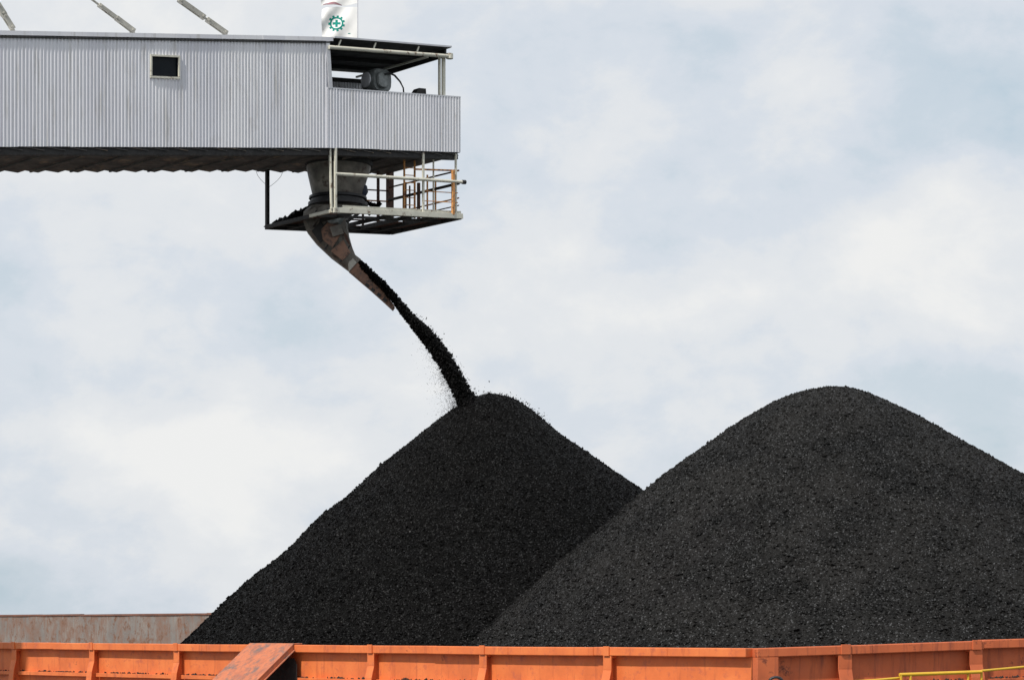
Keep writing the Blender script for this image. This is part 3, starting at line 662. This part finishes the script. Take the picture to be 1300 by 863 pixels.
# grating on part of the frame
m = MB()
def grate(t0, t1, d0, d1):
    d = d0
    while d < d1: m.bar(pp(t0, d, .0), pp(t1, d, .0), .025, .035); d += .085
    t_ = t0
    while t_ < t1: m.bar(pp(t_, d0, .012), pp(t_, d1, .012), .03, .02); t_ += .30
grate(T0, .9, .3, 4.7); grate(.9, 1.9, 2.2, 4.7); grate(1.9, 2.8, 3.6, 4.7); grate(1.0, 2.8, .1, .9); grate(4.6, 5.4, 1.1, 4.7)
m.build('grating', M['rustpost'], plat)
zg = lambda t, d: zb(t)-.1
def post(t, d, mt, w=.09, top=None, w2=None):
    MB().bar(pp(t, d, 0), g(t, d, zg(t, d) if top is None else ZPn(t)+top), w, w2 or w).build('post', M[mt], plat)
m = MB(); m.bar(pp(TL-.02, -.02, 0), g(TL-.02, -.02, zb(TL)-.05), .08, .10); m.build('post', M['cream'], plat); MB().bar(pp(TL+.10, .06, 0), g(TL+.16, .06, zb(TL)-.05), .05, .10).build('post', M['cream'], plat)
post(.30, -.02, 'orange_paint', .10, 1.75); post(.12, .05, 'cream', .07)
post(1.62, .02, 'cream', .075); post(.95, .3, 'cream', .05)
post(TL-.03, PDp-.02, 'darksteel', .13); post(-.05+.0, PDp, 'rustpost', .25, None, .2)
post(.75, 4.0, 'rustpost', .09); post(1.2, PDp, 'rustpost', .07)
post(.55, 2.6, 'rustpost', .12, 1.6); post(.2, 2.2, 'rustpost', .10, 1.6)
# rails
def prail(a, b_, mt, r=.035): MB().tube([a, b_], r, 8).build('rail', M[mt], plat, smooth=True)
prail(pp(-.1, -.03, 1.20), pp(TL, -.03, 1.22), 'cream', .065)
MB().tube([pp(-.12,-.03,1.2), pp(-.26,-.03,1.2)], .085, 10).build('rail_cap', M['darksteel'], plat, smooth=True)
prail(pp(.0, .05, 1.62), pp(1.75, .3, 1.62), 'orange_paint', .035)
for h_, r_ in ((1.62, .035), (1.15, .06), (.62, .03), (.35, .025)): prail(pp(.02, 0, h_), pp(.02, PDp, h_), {1.62:'rustpost', 1.15:'darksteel', .62:'orange_paint', .35:'rustpost'}[h_], r_)
for h_ in (1.5, 1.1, .7, .35): prail(pp(0, PDp, h_), pp(1.9, PDp, h_), 'orange_paint' if h_ == 1.1 else 'rustpost', .03)
for t_, d_ in ((.02, 1.4), (.02, 3.0), (1.0, .6)): post(t_, d_, 'orange_paint' if d_ < 2 else 'rustpost', .05, 1.62)
for h_ in (.45, .8): prail(pp(.05, .02, h_), pp(1.6, .02, h_), 'orange_paint', .018)
# ladder in worn orange
ld = MB()
for t_ in (1.35, 1.82): ld.bar(pp(t_, .9, -.05), g(t_, .9, zb(t_)-.25), .05, .07)
for k in range(7): ld.bar(pp(1.35, .9, .15+.27*k), pp(1.82, .9, .15+.27*k), .03, .03)
ld.build('ladder', M['orange_paint'], plat)
# hanging cable loops on the left post
for dx in (-1, 1):
    pts = []
    for k in range(9):
        u = k/8; x = 343+dx*(-2+18*(1-u)) if dx > 0 else 343-2-16*(1-u); y = 217+20*(u**.6) if dx < 0 else 218+20*(u**.6)
        pts.append(gp(x, y, GD)[2])
    MB().tube(pts, .008, 5).build('cable', M['darksteel'], plat)

# ------------------------------------------------------------------ chute
hx = gp(428, 240, 2.4); HT = hx[0]; hc_ = g(HT, 2.4, 0)
ch = bpy.data.objects.new('chute', None); COL.objects.link(ch); ch.parent = gal; ch.location = -world_loc(gal) + Vector((hc_.x, hc_.y, ZC+15))
Yh = hc_.y
def circ(px, py, rpx, n=28, sq=1.0):
    c = P(px, py, Yh); r = rpx/F*Yh
    return [c + Vector((math.cos(2*math.pi*k/n)*r, math.sin(2*math.pi*k/n)*r, 0)) for k in range(n)]
MB().loft([circ(430,200,42), circ(430,214,41), circ(429,228,37), circ(428.5,252,31)]).build('hopper', M['chute'], ch, smooth=True)
MB().loft([circ(430,203,43.5), circ(430,212,43)]).build('hopper_flange', M['darksteel'], ch)
m = MB(); m.loft([circ(429,249,33), circ(429,250,36.5), circ(429,253,37), circ(429,254,34), circ(429,257,34), circ(429,258,38), circ(429,262,38), circ(429,264,33)])
m.build('collar', M['rubber'], ch, smooth=True)
m = MB(); m.loft([circ(456,233,4.5,12), circ(459,236,7,12), circ(461,244,6.5,12), circ(460,250,4,12)]); m.build('motor', M['blue'], ch, smooth=True)
# curved hood: quad sections from the collar to the throat, axis in the picture plane of the pour
PD = Vector((.86, .5, 0)).normalized(); PS = Vector((-PD.y, PD.x, 0))     # pouring direction / sideways
def sec(lx, ly, rx, ry, wm, n=6):
    """section of the hood: left edge pixel and right edge pixel, half width wm metres sideways (flat sides, round back)"""
    a = P(lx, ly, Yh); b_ = P(rx, ry, Yh); pts = []
    prof = [(0, .55), (.12, .85), (.35, 1), (.7, 1), (1, .9), (1, -.9), (.7, -1), (.35, -1), (.12, -.85), (0, -.55)]
    return [a+(b_-a)*u + Vector((0, 1, 0))*w_*wm for u, w_ in prof]
hood = MB(); hood.loft([sec(398,262,458,262,.85), sec(386.5,271,446,266,.85), sec(386,282,440,283,.8), sec(390,295,442,297,.72), sec(401,309,446,311,.62), sec(420,327,452,326,.55), sec(445,346,459,331,.45)])
hood.build('hood', M['chute'], ch, bevel=.01)
# riveted seams and side plates on the hood (camera side)
sm = MB()
def side_pt(px, py, out): p = P(px, py, Yh); p.y -= out; return p
for (a, b_) in (((404,302),(420,284)), ((414,321),(431,299)), ((434,337),(446,316)), ((389,283),(405,272)), ((398,290),(417,302))):
    sm.bar(side_pt(a[0], a[1], .80), side_pt(b_[0], b_[1], .83), .05, .05)
sm.build('seam', M['darksteel'], ch)
m = MB()
c = [side_pt(x, y, .84) for x, y in ((410,296),(424,281),(436,300),(424,319),(412,309))]; m.loft([c, [p-Vector((0,.04,0)) for p in c]]); m.build('facet_plate', M['brown'], ch)
c = [side_pt(x, y, .86) for x, y in ((421,294),(434,290),(439,302),(425,306))]; m = MB(); m.loft([c, [p-Vector((0,.16,0)) for p in c]]); m.build('access_box', M['trim'] if False else M['chute'], ch, bevel=.01)
m = MB(); pts = [side_pt(424.5+math.cos(a)*7, 280+math.sin(a)*7.5, .96) for a in np.linspace(0, 2*math.pi, 18)]
m.tube(pts, .07, 8, cap=False); m.build('shackle', M['machine'], ch, smooth=True)
m = MB(); m.bar(side_pt(424,262,.9), side_pt(424,276,.95), .12, .1); m.bar(side_pt(418,273,.9), side_pt(404,278,.88), .10, .10); m.build('hanger', M['machine'], ch)
for a, b_ in (((458,262),(470,273)), ((440,282),(462,266))): MB().bar(P(*a, Yh-.5), P(*b_, Yh-.5), .12, .1).build('gusset', M['darksteel'], ch)
m = MB(); m.loft([[side_pt(x, y, .70) for x, y in ((417,268),(436,266),(441,279),(433,291),(421,289))], [side_pt(x, y, 1.0) for x, y in ((419,270),(434,268),(438,279),(431,288),(423,287))]]); m.build('joint_block', M['machine'], ch, bevel=.015)
for pts_, mt_ in ((((388,276),(403,268),(409,281),(396,296)), 'chute'), (((398,298),(410,285),(419,303),(409,313)), 'darksteel'), (((422,323),(438,309),(447,325),(437,335)), 'brown'), (((436,296),(443,303),(447,317),(441,309)), 'rustpost')):
    c = [side_pt(x, y, .80) for x, y in pts_]; m = MB(); m.loft([c, [p-Vector((.01,.05,0)) for p in c]]); m.build('facet_plate', M[mt_], ch, bevel=.006)  # plates toned lighter and darker, painting the hood's lit and shaded facets
# spoon trough
def usec(bx, by, tx, ty, w):
    bot = P(bx, by, Yh+.05); top = P(tx, ty, Yh+.05); s_ = Vector((0, 1, 0))*w; d_ = (top-bot); n_ = .035
    return [top-s_, top-s_*.92, bot+d_*.16-s_*.9, bot+d_*.1, bot+d_*.16+s_*.9, top+s_*.92, top+s_, bot+d_*.1+s_, bot, bot+d_*.1-s_]
sp = MB(); sp.loft([usec(443,346,451,332,.46), usec(470,369,477,358,.44), usec(498,394,501,389,.38)])
spoon = sp.build('spout', M['brown'], ch, bevel=.006)
c = [side_pt(x, y, .47) for x, y in ((447,328),(454,336),(444,347),(443,338))]; m = MB(); m.loft([c, [p-Vector((0,.03,0)) for p in c]]); m.build('bright_patch', M['stay'], spoon)
for i in range(4):
    x = 466+i*7.5; y = 361+i*6.2
    c = [side_pt(a, b_, .445) for a, b_ in ((x,y),(x+4,y+3),(x+1.8,y+6.2),(x-2.2,y+3))]; m = MB(); m.loft([c, [p-Vector((0,.025,0)) for p in c]]); m.build('lug', M['darksteel'], spoon)
# spilled coal on the platform
m = MB(); rg = random.Random(5)
for i in range(900):
    u = rg.random(); px = 347+u*52; py = 288-u*24+rg.gauss(0, 1.0)-2*math.sin(u*9)**2*rg.random(); py -= 2.2*rg.random()*abs(math.sin(u*7+.5)); p = P(px, py, Yh+.7+rg.gauss(0, .15)); m.rock(p, rg.choice((.04,.06,.08,.12)), rg)
for i in range(260):
    u = rg.random(); p = P(461+u*22, 260-2*math.sin(u*7)+rg.gauss(0, 1.2), Yh+.8); m.rock(p, rg.choice((.03,.05,.07)), rg)
m.build('spilled_coal', M['coal_wet'], label='black coal crumbs spilled around the chute collar on the platform', category='spilled coal', kind='stuff')
MB().bar(P(346, 289, Yh+.7), P(400, 266, Yh+.7), .3, .10).build('spill_tray', M['darksteel'], plat)

# ------------------------------------------------------------------ falling stream
up = [(452,329),(461,333),(489,358),(526,400),(550,422),(570,447),(586,475),(603,503),(606,512)]
lw = [(449,335),(459,343.5),(486,368.5),(520,413),(539,438),(558,466),(568,484),(579,508),(584,518)]
def lerp(tab, u):
    k = min(int(u), len(tab)-2); f = u-k; return tab[k][0]*(1-f)+tab[k+1][0]*f, tab[k][1]*(1-f)+tab[k+1][1]*f
st = MB(); rg = random.Random(12); NR = 110; n = 16
YE = Y1-.8
def sY(u): return Yh + (YE-Yh)*(u/8)
rings = []
for i in range(NR):
    u = 7.98*i/(NR-1); a = lerp(up, u); b_ = lerp(lw, u); Y = sY(u)
    A = P(*a, Y); B = P(*b_, Y); c = (A+B)/2; r = (A-B)/2; rs = min(r.length*.9, .42)*(.6 if u < 3 else 1); ring_ = []
    for k in range(n):
        an = 2*math.pi*k/n; j = rg.uniform(.86, 1.04)
        ring_.append(c + r*math.cos(an)*j + Vector((0,1,0))*math.sin(an)*rs*j + Vector((rg.gauss(0,.02), 0, rg.gauss(0,.02))))
    rings.append(ring_)
st.loft(rings)
for i in range(14000):
    u = rg.uniform(0, 8)**1.0; a = lerp(up, u); b_ = lerp(lw, u); v = rg.gauss(.5, .23)
    v = max(-.02, min(1.0, v)); wob = .06*math.sin(u*5)+.05*math.sin(u*13+1)
    x = a[0]*(1-v)+b_[0]*v; y = a[1]*(1-v)+b_[1]*v; w_ = math.sqrt(max(0, 1-(2*v-1)**2))*(.2 if u < 3 else .4)
    Y = sY(u)+rg.uniform(-w_, w_); st.rock(P(x, y+wob, Y), rg.choice((.015,.02,.03,.03,.04,.06)), rg)
st.build('falling_coal', M['coal_wet'], label='dense curved stream of black coal pouring from the chute onto the heap', category='falling coal')
sp = MB()
for i in range(4500):
    u = min(8.2, 3.4+rg.betavariate(2.2, 1.3)*4.9); b_ = lerp(lw, min(u, 7.99)); off = rg.expovariate(1/9.)*(.25+.75*(u-3.4)/4.6)
    if off > 48: continue
    sp.rock(P(b_[0]-off*.9+1, b_[1]+off*.42+rg.gauss(0, 3), sY(u)+rg.gauss(0, .5)), rg.choice((.004,.006,.007,.009,.013)), rg)
for i in range(260):
    u = rg.uniform(3, 8); a = lerp(up, u); off = rg.expovariate(1/2.5); sp.rock(P(a[0]+off, a[1]-off*.4, sY(u)), rg.choice((.008,.012,.018,.03)), rg)
for i in range(160):
    x = rg.uniform(610, 700); sp.rock(P(x, np.interp(x, [p[0] for p in R1], [p[1] for p in R1])-rg.expovariate(1/2.0), Y1-.2), rg.choice((.01,.015,.025)), rg)
sp.build('coal_spray', M['coal_wet'], label='fine black grit blowing off the falling coal stream above the heap', category='coal grit', kind='stuff')
